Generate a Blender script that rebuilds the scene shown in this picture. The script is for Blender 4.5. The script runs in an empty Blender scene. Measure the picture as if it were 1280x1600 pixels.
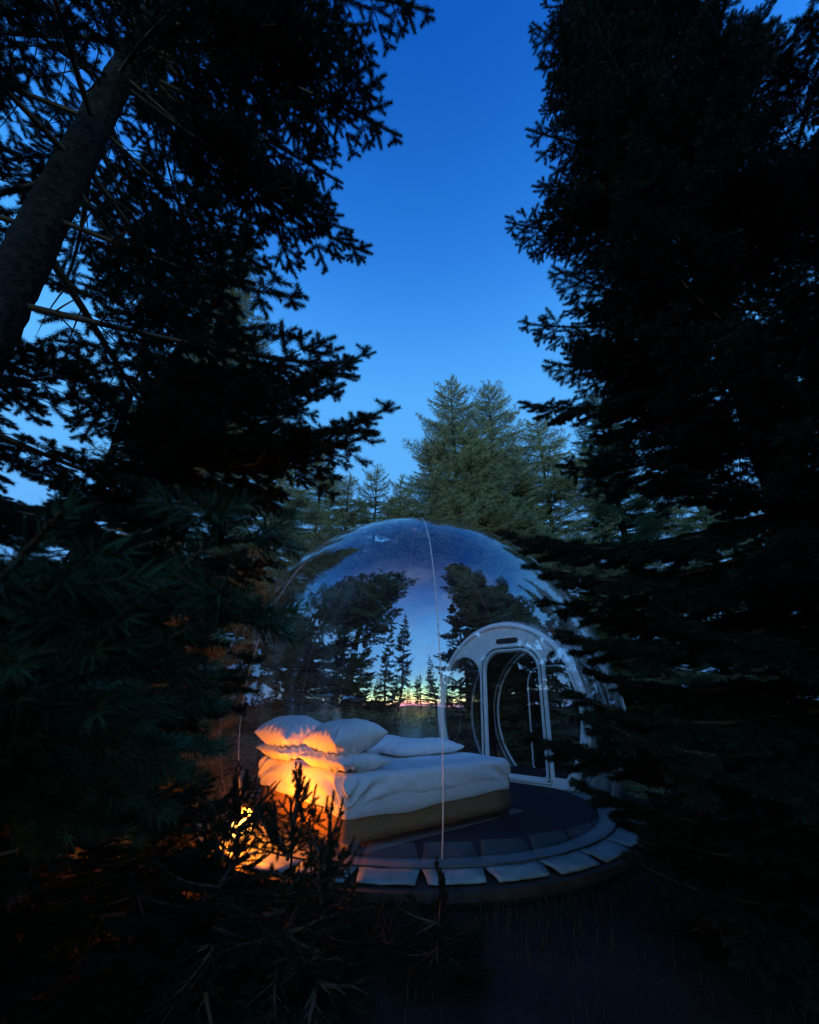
import bpy, bmesh, math, random
import numpy as np
from mathutils import Vector, Matrix, noise
R = math.radians
sc = bpy.context.scene
COL = sc.collection

# ------------------------------------------------------------------ camera, sky, exposure
CAM_Z = 1.55
PITCH = R(23.1)
cam = bpy.data.cameras.new('camera')
cam_o = bpy.data.objects.new('camera', cam)
COL.objects.link(cam_o)
cam_o.location = (0, 0, CAM_Z)
cam_o.rotation_euler = (R(90) + PITCH, 0, 0)
cam.sensor_fit = 'VERTICAL'
cam.sensor_height = 36.0
FPX = 680.0                       # focal length in photograph pixels (1280 x 1600)
cam.lens = 36.0 * FPX / 1600.0
cam.clip_start = 0.02
cam.clip_end = 500
cam.dof.use_dof = True
cam.dof.focus_distance = 5.0
cam.dof.aperture_fstop = 3.4
sc.camera = cam_o
sc.view_settings.view_transform = 'Standard'
sc.view_settings.look = 'None'
sc.view_settings.exposure = 0.3
sc.view_settings.gamma = 1.0
sc.cycles.use_denoising = True
sc.cycles.max_bounces = 10
sc.cycles.transparent_max_bounces = 24
sc.cycles.sample_clamp_indirect = 4.0
sc.cycles.caustics_reflective = False
sc.cycles.caustics_refractive = False

world = bpy.data.worlds.new('World')
sc.world = world
world.use_nodes = True
nt = world.node_tree
N, Lk = nt.nodes, nt.links
bg = N['Background']
bg.inputs[1].default_value = 1.0
tc = N.new('ShaderNodeTexCoord')
sep = N.new('ShaderNodeSeparateXYZ')
Lk.new(tc.outputs['Generated'], sep.inputs[0])
def wmath(op, a, b=None, clamp=False):
    n = N.new('ShaderNodeMath'); n.operation = op; n.use_clamp = clamp
    for i, v in enumerate((a, b)):
        if v is None: continue
        if isinstance(v, (int, float)): n.inputs[i].default_value = v
        else: Lk.new(v, n.inputs[i])
    return n.outputs[0]
# dusk blue by elevation (0 = horizon, 1 = zenith, sine of elevation)
ramp = N.new('ShaderNodeValToRGB')
Lk.new(sep.outputs['Z'], ramp.inputs[0])
cr = ramp.color_ramp
cr.interpolation = 'B_SPLINE'
stops = [(0.0, (.09, .27, .72)), (.30, (.14, .46, .98)), (.60, (.10, .46, 1.05)), (.74, (.032, .25, .82)),
         (.86, (.012, .135, .56)), (.96, (.002, .066, .36)), (1.0, (.001, .05, .30))]
cr.elements[0].position = 0; cr.elements[0].color = (*stops[0][1], 1)
cr.elements[1].position = 1; cr.elements[1].color = (*stops[-1][1], 1)
for p, c in stops[1:-1]:
    e = cr.elements.new(p); e.color = (*c, 1)
# the west behind the camera is brighter than the east
back = wmath('MULTIPLY', sep.outputs['Y'], -1.0)
back01 = wmath('MULTIPLY_ADD', back, 0.5); N[-1].inputs[2].default_value = 0.5
side = wmath('MULTIPLY_ADD', wmath('POWER', back01, 2.0), 2.6); N[-1].inputs[2].default_value = 0.78
cl = N.new('ShaderNodeTexNoise'); cl.inputs['Scale'].default_value = 2.6; cl.inputs['Detail'].default_value = 5
cmap = N.new('ShaderNodeMapping'); cmap.inputs['Scale'].default_value = (1, 1, 2.6)
Lk.new(tc.outputs['Generated'], cmap.inputs[0]); Lk.new(cmap.outputs[0], cl.inputs['Vector'])
clr = N.new('ShaderNodeMapRange'); clr.inputs['From Min'].default_value = .42; clr.inputs['From Max'].default_value = .66
clr.inputs['To Min'].default_value = 1.0; clr.inputs['To Max'].default_value = .80
Lk.new(cl.outputs['Fac'], clr.inputs['Value'])
cloud_w = wmath('MULTIPLY', back, 3.0, True)      # thin cloud over the western half only
cmix = N.new('ShaderNodeMix'); cmix.data_type = 'FLOAT'
Lk.new(cloud_w, cmix.inputs[0]); cmix.inputs[2].default_value = 1.0; Lk.new(clr.outputs[0], cmix.inputs[3])
fac = wmath('MULTIPLY', side, cmix.outputs[0])
base = N.new('ShaderNodeVectorMath'); base.operation = 'SCALE'
Lk.new(ramp.outputs[0], base.inputs[0]); Lk.new(fac, base.inputs['Scale'])
# afterglow on the horizon behind the camera
sky = N.new('ShaderNodeTexSky')
sky.sky_type = 'NISHITA'; sky.sun_disc = False
sky.sun_elevation = R(-1.6); sky.sun_rotation = R(180)
sky.dust_density = 1.0; sky.ozone_density = 1.5; sky.air_density = 1.2
glow = N.new('ShaderNodeVectorMath'); glow.operation = 'SCALE'
Lk.new(sky.outputs[0], glow.inputs[0])
low = wmath('POWER', wmath('SUBTRACT', 1.0, wmath('ABSOLUTE', sep.outputs['Z']), True), 9.0)
gl = wmath('MULTIPLY', wmath('MULTIPLY', low, wmath('POWER', back01, 4.0)), 18.0)
Lk.new(gl, glow.inputs['Scale'])
warm = N.new('ShaderNodeVectorMath'); warm.operation = 'MULTIPLY'; warm.inputs[1].default_value = (.80, 1.45, .32)
Lk.new(glow.outputs[0], warm.inputs[0])
add = N.new('ShaderNodeVectorMath'); add.operation = 'ADD'
Lk.new(base.outputs[0], add.inputs[0]); Lk.new(warm.outputs[0], add.inputs[1])
cw = wmath('MULTIPLY', cloud_w, wmath('MULTIPLY_ADD', clr.outputs[0], -1.0)); N[-2].inputs[2].default_value = 1.12
cloud = N.new('ShaderNodeVectorMath'); cloud.operation = 'SCALE'; cloud.inputs[0].default_value = (.80, .96, 1.18)
Lk.new(cw, cloud.inputs['Scale'])
add2 = N.new('ShaderNodeVectorMath'); add2.operation = 'ADD'
Lk.new(add.outputs[0], add2.inputs[0]); Lk.new(cloud.outputs[0], add2.inputs[1])
Lk.new(add2.outputs[0], bg.inputs[0])

# ------------------------------------------------------------------ helpers
CAMP = Vector((0, 0, CAM_Z))
cp, sp = math.cos(PITCH), math.sin(PITCH)
def ray(px, py):
    a = (px - 640) / FPX; b = (800 - py) / FPX
    return Vector((a, cp - b * sp, sp + b * cp))
def on_z(px, py, z):
    d = ray(px, py); return CAMP + d * ((z - CAM_Z) / d.z)
def at_y(px, py, y):
    d = ray(px, py); return CAMP + d * (y / d.y)

def tag(o, label=None, cat=None, group=None, kind=None):
    if label: o['label'] = label
    if cat: o['category'] = cat
    if group: o['group'] = group
    if kind: o['kind'] = kind
    return o
def empty(name, loc=(0, 0, 0), rz=0):
    o = bpy.data.objects.new(name, None); COL.objects.link(o)
    o.location = loc; o.rotation_euler = (0, 0, rz); o.empty_display_size = .2
    return o
def link(name, me, parent=None, mat=None, smooth=False):
    o = bpy.data.objects.new(name, me); COL.objects.link(o)
    if mat is not None and not me.materials: me.materials.append(mat)
    if parent is not None: o.parent = parent
    if smooth and len(me.polygons): me.polygons.foreach_set('use_smooth', [True] * len(me.polygons))
    return o
def from_bm(name, bm, parent=None, mat=None, smooth=False):
    me = bpy.data.meshes.new(name); bm.to_mesh(me); bm.free()
    return link(name, me, parent, mat, smooth)
def from_np(name, V, F, parent=None, mats=(), midx=None, smooth=False):
    me = bpy.data.meshes.new(name)
    V = np.asarray(V, np.float32); F = np.asarray(F, np.int32)
    me.vertices.add(len(V)); me.vertices.foreach_set('co', V.ravel())
    k = F.shape[1]
    me.loops.add(F.size); me.loops.foreach_set('vertex_index', F.ravel())
    me.polygons.add(len(F)); me.polygons.foreach_set('loop_start', np.arange(len(F), dtype=np.int32) * k)
    for m in mats: me.materials.append(m)
    if midx is not None: me.polygons.foreach_set('material_index', np.asarray(midx, np.int32))
    me.update(calc_edges=True)
    if smooth: me.polygons.foreach_set('use_smooth', np.ones(len(F), bool))
    return me
def box(bm, c, s, rot=None):
    r = bmesh.ops.create_cube(bm, size=1)
    M = Matrix.Translation(c) @ (rot or Matrix.Identity(4)) @ Matrix.Diagonal((*s, 1))
    bmesh.ops.transform(bm, matrix=M, verts=r['verts']); return r['verts']
def tube_mesh(name, pts, rad, seg=8, closed=False, flat=None, parent=None, mat=None):
    """sweep a circle (or flat ellipse) along points; rad: number or list"""
    n = len(pts); V = []; F = []
    pts = [Vector(p) for p in pts]
    for i, p in enumerate(pts):
        if closed: t = pts[(i + 1) % n] - pts[i - 1]
        else: t = pts[min(i + 1, n - 1)] - pts[max(i - 1, 0)]
        t.normalize()
        ref = flat[i] if flat else (Vector((0, 0, 1)) if abs(t.z) < .9 else Vector((1, 0, 0)))
        u = t.cross(ref).normalized(); v = t.cross(u).normalized()
        ra = rad[i] if isinstance(rad, (list, tuple)) and not isinstance(rad, tuple) else rad
        ru, rv = ra if isinstance(ra, tuple) else (ra, ra)
        for k in range(seg):
            a = 2 * math.pi * k / seg
            V.append(p + u * (math.cos(a) * ru) + v * (math.sin(a) * rv))
    m = n if closed else n - 1
    for i in range(m):
        for k in range(seg):
            a, b = i * seg + k, i * seg + (k + 1) % seg
            c, d = ((i + 1) % n) * seg + (k + 1) % seg, ((i + 1) % n) * seg + k
            F.append((a, b, c, d))
    me = bpy.data.meshes.new(name); me.from_pydata([tuple(v) for v in V], [], F)
    if not closed:
        bm = bmesh.new(); bm.from_mesh(me); bmesh.ops.holes_fill(bm, edges=bm.edges, sides=seg + 1); bm.to_mesh(me); bm.free()
    return link(name, me, parent, mat, True)

# ------------------------------------------------------------------ materials
def new_mat(name):
    m = bpy.data.materials.new(name); m.use_nodes = True
    return m, m.node_tree, m.node_tree.nodes['Principled BSDF']
def simple(name, c1, c2, rough=.8, scale=8, bump=0.0, bscale=None, detail=5, coord='Object', spec=.3):
    m, t, b = new_mat(name)
    tcn = t.nodes.new('ShaderNodeTexCoord'); no = t.nodes.new('ShaderNodeTexNoise')
    no.inputs['Scale'].default_value = scale; no.inputs['Detail'].default_value = detail
    t.links.new(tcn.outputs[coord], no.inputs['Vector'])
    mx = t.nodes.new('ShaderNodeMix'); mx.data_type = 'RGBA'
    mx.inputs[6].default_value = (*c1, 1); mx.inputs[7].default_value = (*c2, 1)
    mr = t.nodes.new('ShaderNodeMapRange'); mr.inputs['From Min'].default_value = .35; mr.inputs['From Max'].default_value = .65
    t.links.new(no.outputs['Fac'], mr.inputs[0]); t.links.new(mr.outputs[0], mx.inputs[0])
    t.links.new(mx.outputs[2], b.inputs['Base Color'])
    b.inputs['Roughness'].default_value = rough; b.inputs['Specular IOR Level'].default_value = spec
    if bump:
        n2 = t.nodes.new('ShaderNodeTexNoise'); n2.inputs['Scale'].default_value = bscale or scale * 3; n2.inputs['Detail'].default_value = 6
        t.links.new(tcn.outputs[coord], n2.inputs['Vector'])
        bp = t.nodes.new('ShaderNodeBump'); bp.inputs['Strength'].default_value = bump; bp.inputs['Distance'].default_value = .02
        t.links.new(n2.outputs['Fac'], bp.inputs['Height']); t.links.new(bp.outputs[0], b.inputs['Normal'])
    return m
M = {}
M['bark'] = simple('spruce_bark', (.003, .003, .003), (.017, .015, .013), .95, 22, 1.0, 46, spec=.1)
M['twig'] = simple('twig_bark', (.040, .028, .018), (.07, .05, .035), .9, 20)
M['soil'] = simple('forest_soil', (.005, .005, .004), (.014, .012, .008), .95, 3, .8, 14)
M['vinyl'] = simple('pale_vinyl', (.10, .13, .14), (.16, .19, .205), .42, 3, .25, 9, spec=.5)
M['skirt'] = simple('skirt_fabric', (.12, .165, .17), (.22, .27, .28), .55, 5, .4, 14)
M['deck'] = simple('dark_timber', (.020, .015, .012), (.04, .03, .024), .8, 9, .3, 30)
M['carpet'] = simple('dark_carpet', (.014, .012, .018), (.026, .023, .03), .98, 60, .6, 240)
M['rug'] = simple('taupe_rug', (.15, .125, .11), (.20, .17, .15), .98, 60, .6, 240)
M['sheet'] = simple('white_cotton', (.72, .75, .77), (.80, .82, .84), .85, 4, .55, 17, spec=.2)
M['base'] = simple('tan_upholstery', (.24, .145, .07), (.31, .19, .095), .8, 30, .3, 160)
M['leg'] = simple('black_leg', (.015, .013, .012), (.025, .02, .018), .5, 20)
M['frame'] = simple('white_reinforced_vinyl', (.86, .86, .87), (.93, .93, .93), .38, 22, .7, 34, spec=.5)
M['slot'] = simple('black_webbing', (.02, .018, .02), (.04, .035, .04), .8, 40)
M['print'] = simple('grey_print', (.10, .10, .11), (.12, .12, .13), .8, 40)
M['metal'] = simple('black_metal', (.03, .028, .025), (.05, .045, .04), .4, 20)

def needle_mat(name, dark, lite, tipc):
    m, t, b = new_mat(name)
    oi = t.nodes.new('ShaderNodeObjectInfo'); tcn = t.nodes.new('ShaderNodeTexCoord')
    no = t.nodes.new('ShaderNodeTexNoise'); no.inputs['Scale'].default_value = 5; no.inputs['Detail'].default_value = 3
    t.links.new(tcn.outputs['Object'], no.inputs['Vector'])
    ad = t.nodes.new('ShaderNodeMath'); ad.operation = 'ADD'
    t.links.new(no.outputs['Fac'], ad.inputs[0]); t.links.new(oi.outputs['Random'], ad.inputs[1])
    mr = t.nodes.new('ShaderNodeMapRange'); mr.inputs['From Min'].default_value = .5; mr.inputs['From Max'].default_value = 1.5
    t.links.new(ad.outputs[0], mr.inputs[0])
    mx = t.nodes.new('ShaderNodeMix'); mx.data_type = 'RGBA'
    mx.inputs[6].default_value = (*dark, 1); mx.inputs[7].default_value = (*lite, 1)
    t.links.new(mr.outputs[0], mx.inputs[0])
    at = t.nodes.new('ShaderNodeAttribute'); at.attribute_name = 'young'
    m2 = t.nodes.new('ShaderNodeMix'); m2.data_type = 'RGBA'
    t.links.new(at.outputs['Fac'], m2.inputs[0]); t.links.new(mx.outputs[2], m2.inputs[6]); m2.inputs[7].default_value = (*tipc, 1)
    t.links.new(m2.outputs[2], b.inputs['Base Color'])
    b.inputs['Roughness'].default_value = .65; b.inputs['Specular IOR Level'].default_value = .10
    return m
M['needle_shaded'] = needle_mat('shaded_spruce_needles', (.003, .008, .005), (.006, .014, .008), (.010, .024, .013))  # shade under the canopy is put into this needle colour
M['needle_lit'] = needle_mat('lit_spruce_needles', (.06, .076, .036), (.15, .17, .075), (.44, .46, .22))  # dusk light on the rear crowns put into needle and tip colour
M['needle_near_lit'] = needle_mat('lit_green_needles', (.007, .025, .014), (.012, .036, .020), (.025, .06, .034))  # lightened copy for limbs by the lens, their light is in the colour
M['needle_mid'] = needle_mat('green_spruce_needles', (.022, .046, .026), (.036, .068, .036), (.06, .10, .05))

# clear PVC film: reflects the sky, lets the room show through
m, t, b = new_mat('clear_film')
t.nodes.remove(b)
out = t.nodes['Material Output']
gls = t.nodes.new('ShaderNodeBsdfGlossy'); gls.inputs['Roughness'].default_value = .012
gls.inputs['Color'].default_value = (.93, .95, 1, 1)
trn = t.nodes.new('ShaderNodeBsdfTransparent'); trn.inputs['Color'].default_value = (.93, .95, .96, 1)
lw = t.nodes.new('ShaderNodeFresnel'); lw.inputs['IOR'].default_value = 2.5
mixs = t.nodes.new('ShaderNodeMixShader')
tcn = t.nodes.new('ShaderNodeTexCoord')
n1 = t.nodes.new('ShaderNodeTexNoise'); n1.inputs['Scale'].default_value = 1.3; n1.inputs['Detail'].default_value = 2
t.links.new(tcn.outputs['Object'], n1.inputs['Vector'])
bp = t.nodes.new('ShaderNodeBump'); bp.inputs['Strength'].default_value = .15; bp.inputs['Distance'].default_value = .10
t.links.new(n1.outputs['Fac'], bp.inputs['Height'])
t.links.new(bp.outputs[0], gls.inputs['Normal'])
geo = t.nodes.new('ShaderNodeNewGeometry')         # reflections on the inside face weakened and blurred on purpose, outside glossy
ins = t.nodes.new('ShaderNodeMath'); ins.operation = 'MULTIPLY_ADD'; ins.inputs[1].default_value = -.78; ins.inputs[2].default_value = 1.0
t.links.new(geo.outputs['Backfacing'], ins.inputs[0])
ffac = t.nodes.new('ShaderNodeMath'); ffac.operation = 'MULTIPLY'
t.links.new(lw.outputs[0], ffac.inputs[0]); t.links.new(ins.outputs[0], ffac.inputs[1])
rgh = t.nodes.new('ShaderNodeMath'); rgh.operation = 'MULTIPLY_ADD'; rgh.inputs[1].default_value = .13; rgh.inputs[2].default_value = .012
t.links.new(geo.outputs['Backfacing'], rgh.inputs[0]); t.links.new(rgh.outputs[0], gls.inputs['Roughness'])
t.links.new(ffac.outputs[0], mixs.inputs[0]); t.links.new(trn.outputs[0], mixs.inputs[1]); t.links.new(gls.outputs[0], mixs.inputs[2])
# faint dust on the film
dif = t.nodes.new('ShaderNodeBsdfDiffuse'); dif.inputs['Color'].default_value = (.6, .62, .65, 1)
n2 = t.nodes.new('ShaderNodeTexNoise'); n2.inputs['Scale'].default_value = 22; n2.inputs['Detail'].default_value = 8; n2.inputs['Roughness'].default_value = .7
t.links.new(tcn.outputs['Object'], n2.inputs['Vector'])
mr = t.nodes.new('ShaderNodeMapRange'); mr.inputs['From Min'].default_value = .5; mr.inputs['From Max'].default_value = .8
mr.inputs['To Min'].default_value = .007; mr.inputs['To Max'].default_value = .055
t.links.new(n2.outputs['Fac'], mr.inputs[0])
mix2 = t.nodes.new('ShaderNodeMixShader')
t.links.new(mr.outputs[0], mix2.inputs[0]); t.links.new(mixs.outputs[0], mix2.inputs[1]); tlu = t.nodes.new('ShaderNodeBsdfTranslucent'); tlu.inputs['Color'].default_value = (.6, .6, .6, 1)
dt = t.nodes.new('ShaderNodeMixShader'); dt.inputs[0].default_value = .5
t.links.new(dif.outputs[0], dt.inputs[1]); t.links.new(tlu.outputs[0], dt.inputs[2]); t.links.new(dt.outputs[0], mix2.inputs[2])
t.links.new(mix2.outputs[0], out.inputs['Surface'])
M['film'] = m
mp = m.copy(); mp.name = 'clean_pane'; M['pane'] = mp      # the door panes are cleaner than the dome
for nd in mp.node_tree.nodes:
    if nd.type == 'MAP_RANGE': nd.inputs['To Min'].default_value = 0.0; nd.inputs['To Max'].default_value = .01
    if nd.type == 'FRESNEL': nd.inputs['IOR'].default_value = 1.5
# welded seam: milky translucent strip
m, t, b = new_mat('milky_seam')
b.inputs['Base Color'].default_value = (.75, .76, .78, 1); b.inputs['Roughness'].default_value = .35
b.inputs['Alpha'].default_value = .42
M['seam'] = m
m, t, b = new_mat('lamp_glow')
b.inputs['Base Color'].default_value = (.9, .6, .3, 1)
b.inputs['Emission Color'].default_value = (1, .42, .07, 1); b.inputs['Emission Strength'].default_value = 14
M['glow'] = m

# ------------------------------------------------------------------ ground
FLOOR = .30                        # bubble floor level
random.seed(3)
def ground_h(x, y):
    h = .10 * noise.noise(Vector((x * .35, y * .35, 0))) + .04 * noise.noise(Vector((x * 1.7, y * 1.7, 3)))
    d = math.hypot(x - .09, y - 6.63)
    k = min(1, max(0, (d - 2.7) / 2.0))
    return h * k + .13 * (1 - k)
V = []; F = []
rings = [0, .5, 1, 1.6, 2.2, 2.8, 3.4, 4, 4.6, 5.2, 6, 7, 8.5, 10, 12, 15, 20, 30, 50, 90, 200]
seg = 72
for r in rings[1:]:
    for k in range(seg):
        a = 2 * math.pi * k / seg
        x, y = r * math.cos(a), 3 + r * math.sin(a)
        V.append((x, y, ground_h(x, y)))
V.append((0, 3, ground_h(0, 3)))
nr = len(rings) - 1
bm = bmesh.new(); vs = [bm.verts.new(v) for v in V]
for k in range(seg): bm.faces.new((vs[-1], vs[k], vs[(k + 1) % seg]))
for i in range(nr - 1):
    for k in range(seg):
        bm.faces.new((vs[i * seg + k], vs[(i + 1) * seg + k], vs[(i + 1) * seg + (k + 1) % seg], vs[i * seg + (k + 1) % seg]))
tag(from_bm('ground', bm, None, M['soil'], True), 'dark forest floor of soil and needle litter under the trees', None, None, 'structure')

# ------------------------------------------------------------------ the bubble
BR = 2.62
BC = Vector((.09, 6.63, 1.44))
RF = math.sqrt(BR ** 2 - (BC.z - FLOOR) ** 2)
# entrance disc
PH = R(45); RHO = 1.49
ZT = -.055
pn = Vector((math.sin(PH), math.cos(PH), ZT)).normalized()     # outward normal of the entrance panel
pd = math.sqrt(BR ** 2 - RHO ** 2)
PC = BC + pn * pd
pu = Vector((math.cos(PH), -math.sin(PH), 0)).normalized()       # to the right along the panel
pv = pu.cross(pn).normalized()
if pv.z < 0: pv = -pv
def panel(u, v, w=0): return PC + pu * u + pv * v + pn * w

tent = empty('bubble_tent', (BC.x, BC.y, FLOOR))
tag(tent, 'large clear inflatable bubble tent with white framed entrance standing among spruces', 'bubble tent')
T0 = Vector((BC.x, BC.y, FLOOR))
def rel(p): return Vector(p) - T0
bm = bmesh.new()
bmesh.ops.create_uvsphere(bm, u_segments=192, v_segments=96, radius=BR)
bmesh.ops.translate(bm, verts=bm.verts, vec=BC)
g = bm.verts[:] + bm.edges[:] + bm.faces[:]
bmesh.ops.bisect_plane(bm, geom=g, plane_co=(0, 0, FLOOR + .004), plane_no=(0, 0, -1), clear_outer=True)
g = bm.verts[:] + bm.edges[:] + bm.faces[:]
bmesh.ops.bisect_plane(bm, geom=g, plane_co=PC, plane_no=pn, clear_outer=True)
for v in bm.verts:                                                # gores pull the film in a little at the seams
    d = v.co - BC; a = math.atan2(d.x, d.y)
    v.co = BC + d * (1 + .0035 * abs(math.sin(4 * (a - R(176)))) + .0015 * noise.noise(d * 1.2))
bmesh.ops.translate(bm, verts=bm.verts, vec=-T0)
bmesh.ops.recalc_face_normals(bm, faces=bm.faces)
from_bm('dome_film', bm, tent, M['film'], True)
# seams: 8 meridians
for k in range(8):
    az = R(176) + k * math.pi / 4
    pts = []; fl = []
    for i in range(66):
        th = R(2) + (math.pi - R(2)) * i / 70
        d = Vector((math.sin(az) * math.sin(th), math.cos(az) * math.sin(th), math.cos(th)))
        wob = .003 * noise.noise(Vector((k * 7, i * .35, 0)))
        p = BC + d * (BR + .004) + Vector((math.cos(az), -math.sin(az), 0)) * wob
        if p.z < FLOOR + .01: break
        if (p - PC).dot(pn) > -.01: break
        pts.append(rel(p)); fl.append(d)
    if len(pts) > 3: tube_mesh('seam', pts, (.0062, .002), 6, False, fl, tent, M['seam'])
# crown patch at the top
bm = bmesh.new()
bmesh.ops.create_cone(bm, cap_ends=True, segments=24, radius1=.05, radius2=.045, depth=.012)
bmesh.ops.translate(bm, verts=bm.verts, vec=rel(BC + Vector((0, 0, BR + .004))))
from_bm('crown_patch', bm, tent, M['seam'], True)
# floor sheet: thick disc with an upturned edge
bm = bmesh.new(); seg = 128; prof = [(RF + .015, .022), (RF + .01, .0), (RF - .05, -.0), (RF - .2, 0.004), (.0, .004)]
rows = []
for r, z in prof[:-1]:
    rows.append([bm.verts.new((r * math.sin(2 * math.pi * k / seg), r * math.cos(2 * math.pi * k / seg), z + .006 * noise.noise(Vector((k * .6, r * 9, 0))))) for k in range(seg)])
cv = bm.verts.new((0, 0, .004))
for a, b_ in zip(rows, rows[1:]):
    for k in range(seg): bm.faces.new((a[k], a[(k + 1) % seg], b_[(k + 1) % seg], b_[k]))
for k in range(seg): bm.faces.new((rows[-1][k], rows[-1][(k + 1) % seg], cv))
from_bm('floor_sheet', bm, tent, M['vinyl'], True)
# anchoring skirt: separate flaps lying on the deck round the film
NF = 30
for k in range(NF):
    a0 = 2 * math.pi * (k + .5) / NF
    gap = .045
    bm = bmesh.new(); nu, nv = 8, 5
    gr = []
    for j in range(nv):
        r = RF + .03 + (.21 + .02 * math.sin(k * 5.3)) * j / (nv - 1)
        gw = gap * (.15 + .95 * j / (nv - 1)) / r
        row = []
        for i in range(nu):
            a = a0 - math.pi / NF + gw + (2 * math.pi / NF - 2 * gw) * i / (nu - 1)
            z = .012 - .03 * (j / (nv - 1)) ** 2 + .010 * noise.noise(Vector((k * 3.1 + i * .5, j * .8, 1)))
            row.append(bm.verts.new((r * math.sin(a), r * math.cos(a), z)))
        gr.append(row)
    for j in range(nv - 1):
        for i in range(nu - 1): bm.faces.new((gr[j][i], gr[j][i + 1], gr[j + 1][i + 1], gr[j + 1][i]))
    r = bmesh.ops.extrude_face_region(bm, geom=bm.faces[:])
    bmesh.ops.translate(bm, verts=[v for v in r['geom'] if isinstance(v, bmesh.types.BMVert)], vec=(0, 0, -.014))
    bmesh.ops.recalc_face_normals(bm, faces=bm.faces)
    from_bm('anchor_flap', bm, tent, M['skirt'], True)

# entrance panel (flat white reinforced sheet with three openings), built from a filled 2D curve
def spline_pts(pts, cu):
    s = cu.splines.new('POLY'); s.points.add(len(pts) - 1)
    for q, (x, y) in zip(s.points, pts): q.co = (x, y, 0, 1)
    s.use_cyclic_u = True
VB = (FLOOR + .02 - PC.z) / pv.z            # panel coordinate of the floor
def arc(cx, cy, rx, ry, a0, a1, n):
    return [(cx + rx * math.cos(R(a0 + (a1 - a0) * i / n)), cy + ry * math.sin(R(a0 + (a1 - a0) * i / n))) for i in range(n + 1)]
def outer(rad):
    a = math.degrees(math.asin(max(-1, VB / rad)))
    return arc(0, 0, rad, rad, a, 180 - a, 72)
D0, D1, DT = -.36, .72, .98                  # door opening: left, right, top
def rrect(x0, x1, y0, y1, r, n=8):
    return (arc(x1 - r, y1 - r, r, r, 0, 90, n) + arc(x0 + r, y1 - r, r, r, 90, 180, n) +
            arc(x0 + .06, y0 + .06, .06, .06, 180, 270, 3) + arc(x1 - .06, y0 + .06, .06, .06, 270, 360, 3))
door_hole = rrect(D0, D1, VB + .10, DT, .34)
RI = RHO - .13
def lens(x_in, sgn):
    """opening between the outer ring and a door post, rounded at the top"""
    pts = []
    y_bot = VB + .12
    ytop = .95; ah = .35
    def ring_x(y): return math.sqrt(max(.0001, RI ** 2 - y * y))
    n = 26
    for i in range(n + 1):                     # up the outer side
        y = y_bot + (ytop - ah - y_bot) * i / n
        pts.append((sgn * ring_x(y), y))
    xa = sgn * ring_x(ytop - ah); xb = x_in
    cx = (xa + xb) / 2; rx = abs(xa - xb) / 2
    for i in range(1, 10):
        a = math.pi * i / 10
        pts.append((cx + (xa - cx) * math.cos(a), ytop - ah + ah * math.sin(a)))
    pts.append((xb, ytop - ah)); pts.append((xb, y_bot))
    return pts
lens_l = lens(D0 - .10, -1); lens_r = lens(D1 + .10, 1)
slot = arc(.32, 1.165, .06, .045, -90, 90, 6) + arc(-.02, 1.165, .06, .045, 90, 270, 6)
def curve_mesh(name, polys, depth, origin_w, parent, mat, rad=0.0, sub=True):
    cu = bpy.data.curves.new(name, 'CURVE'); cu.dimensions = '2D'; cu.fill_mode = 'BOTH'; cu.extrude = depth / 2
    cu.bevel_depth = rad; cu.bevel_resolution = 1
    for p in polys: spline_pts(p, cu)
    ob = bpy.data.objects.new(name, cu); COL.objects.link(ob)
    dg = bpy.context.evaluated_depsgraph_get(); dg.update()
    me = bpy.data.meshes.new_from_object(ob.evaluated_get(dg))
    bpy.data.objects.remove(ob); bpy.data.curves.remove(cu)
    me.name = name
    B = Matrix((( pu.x, pv.x, pn.x, 0), (pu.y, pv.y, pn.y, 0), (pu.z, pv.z, pn.z, 0), (0, 0, 0, 1)))
    me.transform(Matrix.Translation(rel(PC + pn * origin_w)) @ B)
    me.materials.clear()
    if depth == 0:                              # a single skin, its glossy side outwards
        for pl in me.polygons:
            if pl.normal.dot(pn) < 0: pl.flip()
    return link(name, me, parent, mat)
frame = curve_mesh('entrance_frame', [outer(RHO), door_hole, lens_l, lens_r], .03, 0, tent, M['frame'], .012)
curve_mesh('vent_slot', [slot], .02, -.03, frame, M['slot'])
curve_mesh('window_pane', [[(x, y) for x, y in lens_l]], 0, .0, frame, M['pane'])
curve_mesh('window_pane', [[(x, y) for x, y in lens_r]], 0, .0, frame, M['pane'])
# small grey print, too faint to read, left of the slot
curve_mesh('print_mark', [[(-.46 + k * .055, 1.0), (-.42 + k * .055, 1.0), (-.425 + k * .055, 1.035), (-.45 + k * .055, 1.035)] for k in range(4)], .004, -.024, frame, M['print'])
# padded ring round the panel and a double tube round the door
def ptube(name, poly, w, r, parent, mat, seg=10, closed=False, wob=.006):
    pts = []
    for i, (x, y) in enumerate(poly):
        q = wob * noise.noise(Vector((x * 9, y * 9, w * 5)))
        pts.append(rel(panel(x + q, y + q, w)))
    return tube_mesh(name, pts, r, seg, closed, None, parent, mat)
def dense(poly, step=.03, closed=False):
    o = []
    P = poly + [poly[0]] if closed else poly
    for a, b_ in zip(P, P[1:]):
        n = max(1, int(math.dist(a, b_) / step))
        for i in range(n): o.append((a[0] + (b_[0] - a[0]) * i / n, a[1] + (b_[1] - a[1]) * i / n))
    if not closed: o.append(P[-1])
    return o
rng = random.Random(5)
ring = dense(outer(RHO - .05), .03)
ptube('ring_tube', ring, -.02, [.042 + .008 * noise.noise(Vector((i * .5, 0, 0))) for i in range(len(ring))], frame, M['frame'], 10)
dp = dense(rrect(D0 - .02, D1 + .02, VB + .06, DT + .02, .36), .03, True)
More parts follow.
